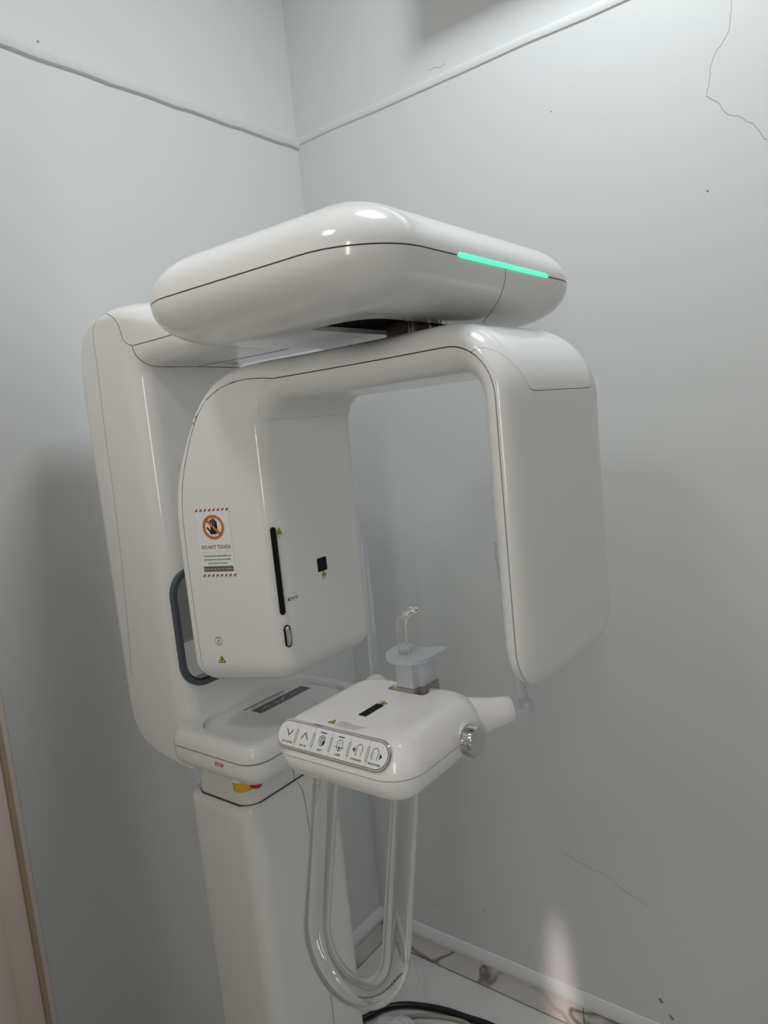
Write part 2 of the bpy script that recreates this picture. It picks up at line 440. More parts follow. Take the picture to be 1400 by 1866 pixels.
def lerp_key(K, s):
    i = min(int(s), len(K) - 2); t = s - i; a, b = K[i], K[i + 1]
    return [x + (y - x) * t for x, y in zip(a, b)]
def shell_grid(K, side, rows):
    out = []
    ncol = None
    for s in rows:
        k = lerp_key(K, s)
        out.append(rr_section(k[0:2], k[2:4], k[4], k[5], k[6], k[7], k[8], k[9], k[10], side))
    return out
def shell_from(name, K, side, s0, s1, m, parent, split0=None, split1=None, cap0=False, cap1=False, per=2):
    """shell between joints s0 and s1; split functions shift a joint with the column (0 at the -X joint .. 1 at the middle)"""
    n = max(4, int((s1 - s0) * per)); ncol = len(rr_section((0, 0), (0, .1), .1, .1, .01, .01, .01, .01, .5, 'O'))
    bm = bmesh.new(); rows = []
    cols = [[None] * ncol for _ in range(n + 1)]
    for j in range(ncol):
        e = min(j, ncol - 1 - j) / ((ncol - 1) / 2)
        a = split0(e) if split0 else s0; b = split1(e) if split1 else s1
        for i in range(n + 1):
            k = lerp_key(K, a + (b - a) * i / n)
            cols[i][j] = rr_section(k[0:2], k[2:4], k[4], k[5], k[6], k[7], k[8], k[9], k[10], side)[j]
    V = [[bm.verts.new(p) for p in r] for r in cols]
    for i in range(n):
        for j in range(ncol - 1):
            bm.faces.new((V[i][j], V[i][j + 1], V[i + 1][j + 1], V[i + 1][j]))
    if cap0: bm.faces.new(V[0])
    if cap1: bm.faces.new(list(reversed(V[-1])))
    bmesh.ops.remove_doubles(bm, verts=bm.verts, dist=1e-6)
    return from_bm(name, bm, m, parent, angle=48)
# ---- the C shaped rotating arm: sensor (front) - beam - generator (towards the column)
K = []
def key(O, I, wO, wI, rxO, ryO, rxI, ryI, us): K.append([*O, *I, wO, wI, rxO, ryO, rxI, ryI, us])
yO, yI = -.955, -.908; ZB = 1.188
Rw, Rt = .058, .02
for k in range(13):
    th = (k / 12) * pi / 2; h = Rw * (1 - cos(th)); wv = .1325 - Rw * (1 - sin(th))
    ft = sqrt(max(0, 1 - (1 - min(h / .026, 1)) ** 2)); ft = max(ft, .02)
    ym = (yO + yI) / 2; ht = (yI - yO) / 2
    key((ym - ht * ft, ZB + h), (ym + ht * ft, ZB + h), wv, wv, .055, .0185 * ft, .05, .028 * ft, .40)
for z in (1.30, 1.36, 1.42, 1.47): key((yO, z), (yI, z), .1325, .1325, .055, .0185, .05, .028, .40)
S_SENS = len(K)
for k in range(13):
    a = k / 12 * pi / 2
    tk = k / 12
    O = (-.865 - .09 * cos(a), 1.515 + .09 * sin(a)); I = (-.876 - .032 * cos(a), 1.516 + .032 * sin(a))
    ry = .0185 + (.0275 - .0185) * tk
    wv = .1325 - .012 * tk
    key(O, I, wv, wv, .055 - .02 * tk, ry, .05 - .02 * tk, .028, .40 + .1 * tk)
S_B0 = len(K)
for y, wv in ((-.83, .117), (-.79, .112), (-.75, .109), (-.70, .107), (-.66, .106), (-.62, .105)):
    key((y, 1.605), (y, 1.548), wv, wv, .035, .0275, .03, .0275, .5)
S_B1 = len(K)
OG = [(-.585, 1.605), (-.55, 1.605), (-.52, 1.603), (-.495, 1.597), (-.473, 1.585), (-.454, 1.567), (-.437, 1.540), (-.421, 1.507)]
WG = lambda y: .1005 + .31 * (y + .55)
for k, o_ in enumerate(OG):
    t = k / (len(OG) - 1); a = t * pi / 2
    I = (-.592 + .042 * sin(a), 1.506 + .042 * cos(a))
    wO = max(.104, WG(o_[0])); wI = .105 + (.1005 - .105) * t
    key(o_, I, wO, wI, .03 - .015 * t, .026 - .014 * t, .03 + .004 * t, .0275, .5 - .39 * min(1, t * 1.25))
S_G0 = len(K) - 1
for z, y in ((1.47, -.405), (1.44, -.395), (1.41, -.3895), (1.38, -.387), (1.32, -.386), (1.25, -.386), (1.20, -.386)):
    key((y, z), (-.55, z), WG(y), .1005, .015, .012, .034, .0275, .11)
for k in range(1, 13):
    th = pi / 2 * (1 - k / 12); R = .036; h = R * (1 - cos(th)); c = R * (1 - sin(th))
    cO = c * .8; cI = c * .95
    z = 1.136 + h
    key((-.386 - cO, z), (-.55 + cI, z), WG(-.386) - c * .75, .1005 - c * .75, .015, .012, .034, max(.0275 - c * .3, .012), .11)
SE = len(K) - 1
s_out = S_SENS + 0.05
arm = shell_from('rotating_arm', K, 'I', S_SENS + 7, S_B1 + 5.5, M['white'], root, cap0=False,
                 split1=lambda e: S_B1 + (0.2 if e < .1 else .2 + 5.0 * min(1, (e - .1) / .45)))
sens = shell_from('sensor_housing', K, 'I', 0, S_SENS + 7, M['white'], root, cap0=True)
gen = shell_from('generator_housing', K, 'I', S_B1 + 5, SE, M['white'], root, cap1=True,
                 split0=lambda e: S_B1 + .02 + (0.2 if e < .1 else .2 + 5.0 * min(1, (e - .1) / .45)))
spl = lambda e: S_SENS + 7 - 6.6 * max(0, min(1, (e - .12) / .66)) ** 1.9
cov2 = shell_from('front_cover', K, 'O', 0, S_SENS, M['white'], sens, cap0=True, split1=spl)
cov1 = shell_from('beam_cover', K, 'O', S_SENS, S_B1 + 5, M['white'], arm, split0=lambda e: spl(e) + .06, split1=lambda e: S_B1 + 5.97)
cov3 = shell_from('rear_cover', K, 'O', S_B1 + 6, SE, M['white'], gen, cap1=True)
# dark inner frame behind the joints
def core_from(name, K, s0, s1, m, parent, shrink=.0022):
    n = int((s1 - s0) * 1.5); bm = bmesh.new(); L = []
    for i in range(n + 1):
        k = lerp_key(K, s0 + (s1 - s0) * i / n)
        O = Vector(k[0:2]); I = Vector(k[2:4]); d = (I - O); T = d.length; d /= max(T, 1e-6)
        sh = min(shrink, T * .3)
        O2 = O + d * sh; I2 = I - d * sh
        wO, wI = k[4] - shrink, k[5] - shrink
        a = rr_section(O2, I2, wO, wI, k[6], k[7], k[8], k[9], k[10], 'O', gap=0, rim=0)
        b = rr_section(O2, I2, wO, wI, k[6], k[7], k[8], k[9], k[10], 'I', gap=0, rim=0)
        L.append(a[1:-1] + list(reversed(b[1:-1])))
    loops_bm(bm, L); bmesh.ops.remove_doubles(bm, verts=bm.verts, dist=1e-6)
    return from_bm(name, bm, m, parent, angle=48)
core_from('inner_frame', K, 3, SE - 3, M['core'], arm)
AO = [arm, cov1]
seam('cover_joint', [cov3], [(345, 766), (350, 770), (357, 776)], gen)
seam('cover_joint', [cov1], [(679, 661), (680, 650), (683, 640), (690, 634), (712, 626)], arm)
# ---- column and overhead bracket
K2 = []
def key2(O, I, wv, us=.35, rxO=.02, ryO=.025, rxI=.034, ryI=.034): K2.append([*O, *I, wv, wv, rxO, ryO, rxI, ryI, us])
W0 = .1135
for O, I in (((-.285, .955), (-.300, .957)), ((-.25, .956), (-.3, .962)), ((-.21, .958), (-.3, .972)), ((-.18, .963), (-.3, .985)), ((-.150, .975), (-.3, .998)), ((-.131, .993), (-.3, 1.012)), ((-.121, 1.02), (-.3, 1.028)), ((-.118, 1.05), (-.3, 1.05))):
    T = (Vector(I) - Vector(O)).length; K2.append([*O, *I, W0, W0, .02, min(.025, T * .3), .034, min(.034, T * .3), .35])
for z in (1.12, 1.2, 1.3, 1.4, 1.5, 1.58): key2((-.118, z), (-.3, z), W0)
for O, I in (((-.120, 1.64), (-.3, 1.605)), ((-.128, 1.677), (-.301, 1.614)), ((-.142, 1.701), (-.303, 1.620)), ((-.164, 1.719), (-.306, 1.625)), ((-.195, 1.730), (-.310, 1.628)), ((-.23, 1.7365), (-.318, 1.630)), ((-.27, 1.736), (-.33, 1.631)), ((-.31, 1.730), (-.345, 1.631)), ((-.35, 1.721), (-.37, 1.631)), ((-.42, 1.708), (-.42, 1.631)), ((-.5, 1.700), (-.5, 1.631)), ((-.60, 1.698), (-.60, 1.631))):
    T = (Vector(I) - Vector(O)).length; q = max(0, min(1, (-.17 - O[0]) / .12)); K2.append([*O, *I, W0, W0, .02 + .04 * q, min(.025 + .023 * q, T * .52), .034, min(.034, T * .40), .35 + .21 * q])
GAP[0] = 0.0
col_i = shell_from('column', K2, 'I', 0, len(K2) - 1, M['white'], root, cap0=True, cap1=True)
col_o = shell_from('back_cover', K2, 'O', 0, len(K2) - 1, M['white'], col_i, cap0=True, cap1=True)
core_from('inner_frame', K2, 7, len(K2) - 1, M['core'], col_i)
# ---- pedestal, neck
PED = [(-.762, -.42), (-.541, -.42), (-.541, -.25), (-.762, -.25)]
ped = pillow('pedestal', PED, .03, [(0, .002), (.004, 0), (.30, 0), (.6, 0), (.88, 0)] + pillow_levels(.885, .905, .012, 6), M['white2'], root)
neck = pillow('telescopic_neck', [(-.754, -.411), (-.549, -.411), (-.549, -.27), (-.754, -.27)], .028, [(.89, 0), (.99, 0)], M['white2'], root)
seam('panel_joint', [ped], [(541, 1424), (550, 1438), (556, 1460), (560, 1485), (566, 1530), (574, 1600), (590, 1720), (605, 1830), (612, 1900)], ped, r=.0005)
seam('panel_joint', [neck], [(534, 1400), (536, 1412), (537, 1428)], neck, r=.0006)
collar = pillow('collar_gap', [(-.7555, -.4125), (-.5475, -.4125), (-.5475, -.2685), (-.7555, -.2685)], .029, [(.9, 0), (.9054, 0)], M['core'], neck)
# ---- carriage with shallow tray
CAR = [(-.806, -.497), (-.507, -.497), (-.507, -.285), (-.806, -.285)]
CR = [.036, .06, .05, .03]
rec = poly_round([(-.783, -.476), (-.535, -.476), (-.535, -.322), (-.783, -.322)], [.03, .05, .05, .05], 0, 10)
car = pillow('carriage', CAR, CR, [(1.0165, .004), (1.0165, 0)] + pillow_levels(1.019, 1.041, .017, 7), M['white2'], root, hole=(rec, -.008, True))
carl = pillow('lower_shell', CAR, CR, [(1.0145, .004), (1.0145, 0), (1.005, 0)] + pillow_levels(1.0, .976, .022, 7), M['white2'], car)
pillow('joint_core', CAR, CR, [(1.01, .002), (1.02, .002)], M['core'], car)
# ---- overhead unit
HEAD = [(-.927, -.897), (-.405, -.897), (-.405, -.50), (-.927, -.50)]
HR = [.085, .10, .10, .10]; ZS = 1.6695
head = pillow('overhead_unit', HEAD, HR, [(ZS + .0008, .004), (ZS + .0008, 0)] + pillow_levels(ZS + .001, 1.7315, .10, 16), M['white'], root, n=18)
cav = poly_round([(-.812, -.797), (-.508, -.797), (-.508, -.707), (-.812, -.707)], [.04, .04, .012, .012], 0, 8)
headl = pillow('lower_shell', HEAD, HR, [(ZS - .0008, .004), (ZS - .0008, 0)] + [(ZS - (ZS - 1.62) * (sin(t * pi / 2)) ** .9, .085 * (1 - cos(t * pi / 2)) ** .95) for t in [k / 16 for k in range(1, 17)]], M['white'], head, hole=(cav, .006, False), n=18)
pillow('joint_core', HEAD, HR, [(ZS - .006, .0022), (ZS + .006, .0022)], M['core'], head, n=18)
cavo = poly_round([(-.825, -.812), (-.495, -.812), (-.495, -.695), (-.825, -.695)], .02, 0, 4)
pillow('slot_lining', [(-.825, -.812), (-.495, -.812), (-.495, -.695), (-.825, -.695)], .02, [(1.66, 0), (1.627, 0)], M['blackm'], head)
bm = bmesh.new(); tube_pts(bm, [(-.6575, -.752, 1.598), (-.6575, -.752, 1.629)], .036, 28)
hub = from_bm('pivot_hub', bm, M['brass'], root, angle=40)
for dx, dy in ((-.032, -.016), (-.012, -.034), (.012, -.034)):
    tube('hub_bolt', [(-.6575 + dx, -.752 + dy, 1.600), (-.6575 + dx, -.752 + dy, 1.6275)], .003, M['steel'], hub, n=10)
led = box('light_bar', (-.772, -.8995, 1.6676), (-.5515, -.885, 1.6722), M['led'], head, .0008, 1); led['label'] = 'glowing green light bar'
seam('panel_joint', [headl], [(921, 489), (921, 505), (917, 525), (908, 548), (895, 568), (880, 588)], head, r=.0004)
# bracket joints on the column
CO = [col_i, col_o]
seam('panel_joint', CO, [(193, 571), (204, 577), (213, 588), (219, 602), (223, 616), (230, 625), (241, 630)], col_i, r=.0005)
seam('panel_joint', CO, [(241, 630), (275, 621), (310, 611), (347, 601)], col_i, r=.0006)
seam('panel_joint', CO, [(241, 630), (245, 642), (253, 653), (268, 663), (289, 668), (350, 668), (400, 669), (436, 670)], col_i, r=.0007)
seam('panel_joint', CO, [(360, 668), (400, 660), (450, 651), (500, 641), (530, 634)], col_i, r=.0005)
seam('panel_joint', CO, [(193, 571), (181, 578), (173, 590), (170, 604), (171, 625), (176, 659), (193, 799), (207, 900), (219, 1000), (231, 1120), (240, 1230)], col_i, r=.0003)
# mirror
def frame_ring(name, outer, inner, y0, y1, m, parent):
    bm = bmesh.new(); n = len(outer)
    rings = [[(x, y0, z) for x, z in outer], [(x, y1 + .002, z) for x, z in outer], [(x * .86 + xi * .14, y1, z * .86 + zi * .14) for (x, z), (xi, zi) in zip(outer, inner)], [(x, y1, z) for x, z in inner], [(x, y0, z) for x, z in inner]]
    V = [[bm.verts.new(p) for p in r] for r in rings]
    for a, b in zip(V, V[1:] + V[:1]):
        for i in range(n): bm.faces.new((a[i], a[(i + 1) % n], b[(i + 1) % n], b[i]))
    return from_bm(name, bm, m, parent, angle=35)
ro = rrect(-.660, 1.1935, .110, .1035, .045, 8); ri = rrect(-.660, 1.1935, .101, .0945, .037, 8)
ring = frame_ring('mirror_frame', ro, ri, -.297, -.306, M['ringm'], root)
ri2 = rrect(-.660, 1.1935, .0985, .092, .035, 8)
ring2 = frame_ring('gasket', rrect(-.660, 1.1935, .102, .0955, .038, 8), ri2, -.296, -.3025, M['black'], ring)
bm = bmesh.new(); bm.faces.new([bm.verts.new((x, -.3005, z)) for x, z in rrect(-.660, 1.1935, .100, .0935, .036, 8)]); from_bm('mirror_glass', bm, M['mirror'], ring)
# ---- emergency stop below the carriage
bm = bmesh.new(); tube_pts(bm, [(-.779, -.436, .983), (-.779, -.436, .980), (-.779, -.436, .9795), (-.779, -.436, .961), (-.779, -.436, .959)], 0, 24, True, [.019, .019, .0175, .0165, .015])
es = from_bm('emergency_stop', bm, M['yellowp'], root, angle=35)
tube('collar', [(-.779, -.436, .985), (-.779, -.436, .977)], .0195, M['white2'], es, n=24)
bm = bmesh.new(); tube_pts(bm, [(-.772, -.445, .970), (-.768, -.458, .969), (-.767, -.461, .969)], 0, 20, True, [.011, .0105, .008]); rb = from_bm('push_button', bm, M['red'], es, angle=40); rb['label'] = 'red push button'
h = hit([carl], 400, 1394); fs = Frame(h[0], (0, -1, 0), (h[1].x * -h[1].z, 0, 1)); 
n_ = h[1]; fs.n = n_; fs.r = Vector((0, -1, 0)); fs.u = fs.n.cross(fs.r).normalized()
text('lettering', fs, 'STOP', 0, 0, .0085, M['redp'], car, h=.0006, bold=.0002)
# ---- chin rest
CH = [(-.902, -.854), (-.702, -.854), (-.702, -.646), (-.902, -.646)]
CHR = [.040, .05, .05, .040]; ZJ = 1.1205
slot = [(-.752, -.738), (-.752, -.769), (-.739, -.769), (-.739, -.775), (-.690, -.779), (-.690, -.726), (-.739, -.730), (-.739, -.738)]
ctop = [(z, i) for z, i in [(ZJ + .0006, .004), (ZJ + .0006, 0)] + [(ZJ + .001 + (1.1575 - ZJ - .001) * sin(t * pi / 2) ** 1.05, .036 * (1 - cos(t * pi / 2))) for t in [k / 12 for k in range(13)]]]
chin = pillow('chin_rest', CH, CHR, ctop, M['white3'], root, n=14, hole=([(x - .0, y) for x, y in [(-.756, -.736), (-.756, -.772), (-.742, -.772), (-.742, -.779), (-.738, -.782), (-.738, -.782), (-.7395, -.7825)][:0]] or poly_round([(-.758, -.785), (-.738, -.785), (-.738, -.725), (-.758, -.725)], .006, 0, 3), -.026, True))
chl = pillow('lower_shell', CH, CHR, [(ZJ - .0006, .004), (ZJ - .0006, 0)] + pillow_levels(ZJ - .001, 1.0845, .036, 10), M['white3'], chin, n=14)
pillow('joint_core', CH, CHR, [(ZJ - .005, .002), (ZJ + .005, .002)], M['core'], chin, n=14)
for s in (-1, 1):
    yc = -.754
    a = Vector((-.728, yc + s * .070, 1.122)); b = Vector((-.680, yc + s * .1105, 1.124))
    P = [a + (b - a) * t for t in (0, .25, .5, .8, .97, 1.0)]
    stb = tube('side_stub', P, 0, M['white3'], chin, n=24, rad=[.028, .0245, .0205, .0178, .0168, .0148])
    # temple rods
    e0 = b; d = (b - a).normalized(); e1 = b + d * .022
    rod = tube('temple_support', [e0 - d * .005, e0 + d * .012, e1 + d * .004, e1 + d * .0065], 0, M['frostrod'], root, n=20, rad=[.0095, .0095, .0095, .006])
    base = e1 - d * .004
    top = Vector((base.x - .002, base.y + (.020 if s < 0 else -.007), 1.338 if s < 0 else 1.352))
    bm = bmesh.new(); L = []
    N = 14
    for i in range(N + 1):
        t = i / N; c = base + (top - base) * t; k = 1.0
        if t > .9: k = sqrt(max(.02, 1 - ((t - .9) / .1) ** 2 * .98))
        hw, hd = .0115 * k * (1 - .35 * t), .0048 * (1 - .3 * t)
        L.append([(c.x + hw * cos(q) * .9, c.y + hd * sin(q), c.z) for q in [2 * pi * j / 16 for j in range(16)]])
    loops_bm(bm, L); from_bm('support_blade', bm, M['frostrod'], rod, angle=50)
# knob
KC = Vector((-.773, -.8505, 1.1190))
tube('knob_boss', [KC + Vector((0, .012, 0)), KC + Vector((0, -.003, 0))], 0, M['white'], chin, n=24, rad=[.024, .0195])
bm = bmesh.new(); N = 96; L = []
for y, r, fl in ((.0, .0165, 0), (-.001, .0182, 1), (-.0115, .0182, 1), (-.0132, .0172, 0), (-.0135, .0158, 0), (-.0128, .006, 0)):
    L.append([KC + Vector((cos(2 * pi * i / N) * (r - (.0005 if fl and i % 6 < 2 else 0)), y - .004, sin(2 * pi * i / N) * (r - (.0005 if fl and i % 6 < 2 else 0)))) for i in range(N)])
loops_bm(bm, L); kn = from_bm('adjustment_knob', bm, M['chrome'], root, angle=35)
# arm that carries the chin rest
sup = tube('support_arm', catmull([(-.62, -.44, 1.022), (-.635, -.53, 1.026), (-.675, -.62, 1.048), (-.725, -.70, 1.086), (-.745, -.73, 1.10)], 5), .017, M['white'], root, n=20)
# clear U handle
pts = []
yc, hw = -.752, .0605
A = Vector((-.845, 0, 1.10)); Bt = Vector((-.912, 0, .850)); dn = (Bt - A).normalized()
Rb = hw; straight = (Bt - A).length - Rb
for k in range(9): pts.append(A + dn * (straight * k / 8) + Vector((0, yc + hw, 0)))
cb = A + dn * straight
for k in range(1, 24):
    t = pi * k / 24; pts.append(cb + dn * (Rb * sin(t)) + Vector((0, yc + hw * cos(t), 0)))
for k in range(9): pts.append(A + dn * (straight * (8 - k) / 8) + Vector((0, yc - hw, 0)))
bm = bmesh.new(); tube_pts(bm, pts, .0166, 32); n0 = len(bm.faces)
tube_pts(bm, pts, .0126, 32); bm.faces.ensure_lookup_table()
inner_f = bm.faces[n0:]
bmesh.ops.recalc_face_normals(bm, faces=bm.faces[:n0]); bmesh.ops.recalc_face_normals(bm, faces=inner_f)
bmesh.ops.reverse_faces(bm, faces=inner_f)
me_ = bpy.data.meshes.new('hand_grip'); bm.to_mesh(me_); bm.free()
hand = put('hand_grip', me_, M['clear'], root, True); me_.set_sharp_from_angle(angle=radians(50))
hand['label'] = 'clear acrylic U-shaped hand grip'
# ---- control panel
PF = Frame((-.8905, -.7455, 1.1425), (0, -1, 0), (sin(radians(35)), 0, cos(radians(35))))
PWH, PHH = .0862, .0178
def plate(name, fr, outline, h0, h1, m, parent, bev=.0008):
    bm = bmesh.new(); cx = sum(p[0] for p in outline) / len(outline); cy = sum(p[1] for p in outline) / len(outline)
    def sc(b):
        out = []
        n = len(outline)
        for i in range(n):
            p0 = Vector(outline[i - 1]); p1 = Vector(outline[i]); p2 = Vector(outline[(i + 1) % n])
            d = (p2 - p0); d = d.normalized() if d.length > 1e-9 else Vector((1, 0)); nn = Vector((-d.y, d.x)); out.append(p1 + nn * b)
        return out
    loops_bm(bm, [[fr.at(x, y, h0) for x, y in outline], [fr.at(x, y, h1 - bev) for x, y in outline], [fr.at(x, y, h1) for x, y in sc(bev)]])
    return from_bm(name, bm, m, parent, angle=35)
panel = plate('control_panel', PF, stadium(0, 0, PWH, PHH), -.012, .0042, mat('panel_chrome', (.82, .82, .83), .12, 1.0), root, .0016)
bw, bh = PWH - .0036, PHH - .0036
plate('panel_gap', PF, stadium(0, 0, bw + .0006, bh + .0006), 0, .00435, M['core'], panel, .0001)
full = stadium(0, 0, bw, bh, 14)
xs = [-bw, -.0530, -.0262, .0010, .0284, .0556, bw]
labs = ['LIFT DOWN', 'LIFT UP', 'CBCT', 'LASER', 'FORWARD', 'BACKWARD']
for i in range(6):
    a = xs[i] + (.0002 if i else 0); b = xs[i + 1] - (.0002 if i < 5 else 0)
    r = bh
    if i == 0: ol = [(b, -bh), (b, bh)] + [(-bw + r + r * cos(radians(t)), r * sin(radians(t))) for t in range(90, 271, 9)]
    elif i == 5: ol = [(a, bh), (a, -bh)] + [(bw - r + r * cos(radians(t)), r * sin(radians(t))) for t in range(-90, 91, 9)]
    else: ol = [(a, -bh), (b, -bh), (b, bh), (a, bh)]
    plate('panel_button', PF, ol, .002, .0050, M['paper'], panel, .0002)
    cx = (xs[i] + xs[i + 1]) / 2 + (.003 if i == 0 else (-.0012 if i == 5 else 0)); H = .0053; g = []
    if i == 0: g = stroke([(cx - .0055, .0045), (cx, -.0025), (cx + .0055, .0045)], .0011)
    if i == 1: g = stroke([(cx - .0055, -.0025), (cx, .0045), (cx + .0055, -.0025)], .0011)
    if i in (2, 3): g = stroke([(cx - .0048, .0098), (cx + .0048, .0098)], .0011)
    if i == 2:
        c = lambda *p: [(cx + x * .001, y * .001) for x, y in p]
        for q in (c((-5, 4), (0, 7), (5, 4), (5, -3), (0, -6.5), (-5, -3), (-5, 4), (0, 1), (5, 4)), c((0, 1), (0, -6.5)), c((-2.5, 5.5), (2.5, 2.5)), c((2.5, 5.5), (-2.5, 2.5)), c((-3.4, .5), (-1.6, -.6), (-1.6, -2.6), (-3.4, -1.4), (-3.4, .5))): g += stroke(q, .0005)
        g += [c((1.6, -.5), (4.8, 1.8), (4.8, -3.2), (1.6, -6))]
    if i == 3:
        g += stroke(arc(cx, .0005, .0046, .0065, 0, 360, 26), .0006) + stroke([(cx - .0075, -.0022), (cx - .0035, -.0022)], .0006) + stroke([(cx + .0035, -.0022), (cx + .0075, -.0022)], .0006)
        g += stroke([(cx - .0016, -.0028), (cx + .0016, -.0028)], .0012) + stroke([(cx, -.0044), (cx, -.001)], .0009) + stroke([(cx, .001), (cx, .0048)], .0004) + stroke([(cx, -.0068), (cx, -.005)], .0006)
    if i in (4, 5):
        q = cx + (.0018 if i == 4 else -.0022)
        g += stroke([(q - .0025, -.0055), (q - .0052, -.0052), (q - .0055, -.001), (q - .0048, .002)] + arc(q, .002, .0048, .0052, 180, 0, 14) + [(q + .0048, 0), (q + .0036, -.0025), (q + .0038, -.0055)], .0006)
        g += stroke([(q - .0034, -.0035), (q - .0034, .0015)], .0003)
        if i == 4: g += [[(cx - .0094, .0), (cx - .0055, -.0032), (cx - .0055, .0032)]]
        else: g += [[(cx + .0090, -.001), (cx + .0052, .0024), (cx + .0052, -.0044)]]
    g = [[(cx + (x_ - cx) * .88, y_ * .95 + .0005) for x_, y_ in q_] for q_ in g]
    polys('button_icon', PF, g, M['black'], panel, h=H)
    text('lettering', PF, labs[i], cx, -.0098, .0031, M['black'], panel, h=H, bold=.00005)
for i in range(1, 6):
    x = xs[i]; o = rrect(x, -.001, .0013, .0078, .0012, 3); o.append(o[0])
    polys('divider_mark', PF, stroke(o, .0004), M['black'], panel, h=.0053)
# prints on the chin rest top
TF = Frame((0, 0, 1.1575), (0, -1, 0), (1, 0, 0))   # reader stands on the panel side
def tf(px, py): p = onplane(px, py, 2, 1.1575); return (-p.y, p.x)
x, y = tf(677, 1294); polys('laser_window', TF, [rrect(x, y, .0062, .0185, .0015)], M['blackm'], chin, h=.0004)
x, y = tf(698, 1281.5)
LF = Frame((0, 0, 1.1575), (-1, 0, 0), (0, -1, 0)); p = onplane(699, 1281.5, 2, 1.1575)
warning(LF, -p.x, -p.y, .0125, chin, 'laser', 'Class 1')
p = onplane(606, 1315.5, 2, 1.1575); x, y = -p.y, p.x
warning(TF, x, y, .0110, chin, 'mark')
for k in range(6):
    polys('fine_print_line', TF, stroke([(x + .009, y + .0055 - k * .0024), (x + (.05 if k else .024) - .002 * k, y + .0055 - k * .0024)], .0004), M['dgrey'], chin)
tp = poly_round([(-.858, -.832), (-.715, -.832), (-.715, -.676), (-.858, -.676)], .02, 0, 6)
# ---- prints on the generator
def face_frame(objs, px, py, up=(0, 0, 1)):
    h = hit(objs, px, py); n = h[1]
    if n.dot(ray(px, py)) > 0: n = -n
    u = Vector(up); r = u.cross(n).normalized(); f = Frame(h[0], r, n.cross(r)); return f
G = [gen]
SF = face_frame(G, 393, 989)
cx, cy = 0, 0
def loc(fr, px, py):
    d = ray(px, py); t = (fr.o - EYE).dot(fr.n) / d.dot(fr.n); p = EYE + d * t - fr.o; return p.dot(fr.r), p.dot(fr.u)
st = polys('warning_sticker', SF, [[(-.0285, -.0515), (.0285, -.0515), (.0285, .0515), (-.0285, .0515)]], M['paper'], gen, h=.0004)
st['label'] = 'white sticker forbidding touch'
for yy in (.0490, -.0490):
    polys('hazard_stripe', SF, [[(-.027 + k * .0075 - .0018, yy - .0018), (-.027 + k * .0075 + .0015, yy - .0018), (-.027 + k * .0075 + .0042, yy + .0018), (-.027 + k * .0075 + .0009, yy + .0018)] for k in range(8)], M['redbrown'], gen, h=.0008)
cyy = .0235
# hand: palm plus four fingers and thumb
hand_p = [[(-.0065, cyy - .0105), (.0045, cyy - .0105), (.0062, cyy - .001), (.0058, cyy + .002), (-.0050, cyy + .001), (-.0052, cyy - .004)],
          stadium(-.0038, cyy + .0045, .0013, .0068), stadium(-.0004, cyy + .0055, .0013, .0080), stadium(.0028, cyy + .0050, .0013, .0075), stadium(.0055, cyy + .0030, .0012, .0062)]
hand_p += stroke([(-.0045, cyy - .008), (-.0105, cyy - .0008)], .0030)
polys('hand_symbol', SF, hand_p, M['black'], gen, h=.0008)
polys('prohibition_ring', SF, ringpoly(0, cyy, .0142, .0182, 48) + stroke([(-.0112, cyy + .0112), (.0112, cyy - .0112)], .0040), M['orange'], gen, h=.0012)
text('lettering', SF, 'DO NOT TOUCH', 0, -.0065, .0078, M['redbrown'], gen, h=.0008, bold=.00012, width=.049)
polys('ruled_line', SF, stroke([(-.0245, -.0135), (.0245, -.0135)], .0003), M['lgrey'], gen, h=.0008)
for k, (s, wd) in enumerate((('If you grasp this area during installation and', .047), ('apply excessive force, it may cause problems', .047), ('with the setting of the product.', .033))):
    text('lettering', SF, s, 0, -.0195 - k * .0055, .0033, M['black'], gen, h=.0008, bold=.00005, width=wd)
polys('grey_strip', SF, [[(-.0255, -.0432), (.0255, -.0432), (.0255, -.0352), (-.0255, -.0352)]], M['dgrey'], gen, h=.0008)
text('lettering', SF, 'Please remove this sticker after installation', 0, -.0392, .0033, M['paper'], gen, h=.0011, width=.046)
f2 = face_frame(G, 405, 1202); warning(f2, 0, -.001, .0135, gen, 'bolt')
f3 = face_frame(G, 399, 1168)
g = ringpoly(0, 0, .0062, .0066, 32) + stroke([(-.0022, 0), (.0022, 0)], .0008) + stroke([(0, -.0022), (0, .0022)], .0008)
for k in range(6):
    for sg in (1, -1):
        a = radians(90 * sg + (k - 2.5) * 17); g += stroke([(.0043 * cos(a), .0043 * sin(a)), (.0054 * cos(a), .0054 * sin(a))], .0006)
polys('focus_mark', f3, g, M['dgrey'], gen)
f4 = face_frame(G, 560, 1060)
a = loc(f4, 494.5, 964); b = loc(f4, 519.5, 1117)
mx, my = (a[0] + b[0]) / 2, (a[1] + b[1]) / 2
plate('laser_slot', f4, stadium(mx, my, .0046, (a[1] - b[1]) / 2 + .002), -.002, .0006, M['blackm'], gen, .0003)
x, y = loc(f4, 508.5, 969); warning(f4, x, y, .0115, gen, 'laser', 'Class 1')
x, y = loc(f4, 587, 1028); plate('laser_window', f4, rrect(x, y, .0105, .0105, .002), -.002, .0006, M['blackm'], gen, .0003)
x, y = loc(f4, 590.5, 1045.5); warning(f4, x, y, .0115, gen, 'laser', 'Class 1')
x, y = loc(f4, 534.5, 1090); text('lettering', f4, 'TMJ PA', x + .0015, y, .0062, M['black'], gen, width=.0165)
x, y = loc(f4, 526, 1093); polys('pointer_mark', f4, [[(x - .002, y), (x + .002, y - .0028), (x + .002, y + .0028)]], M['black'], gen)
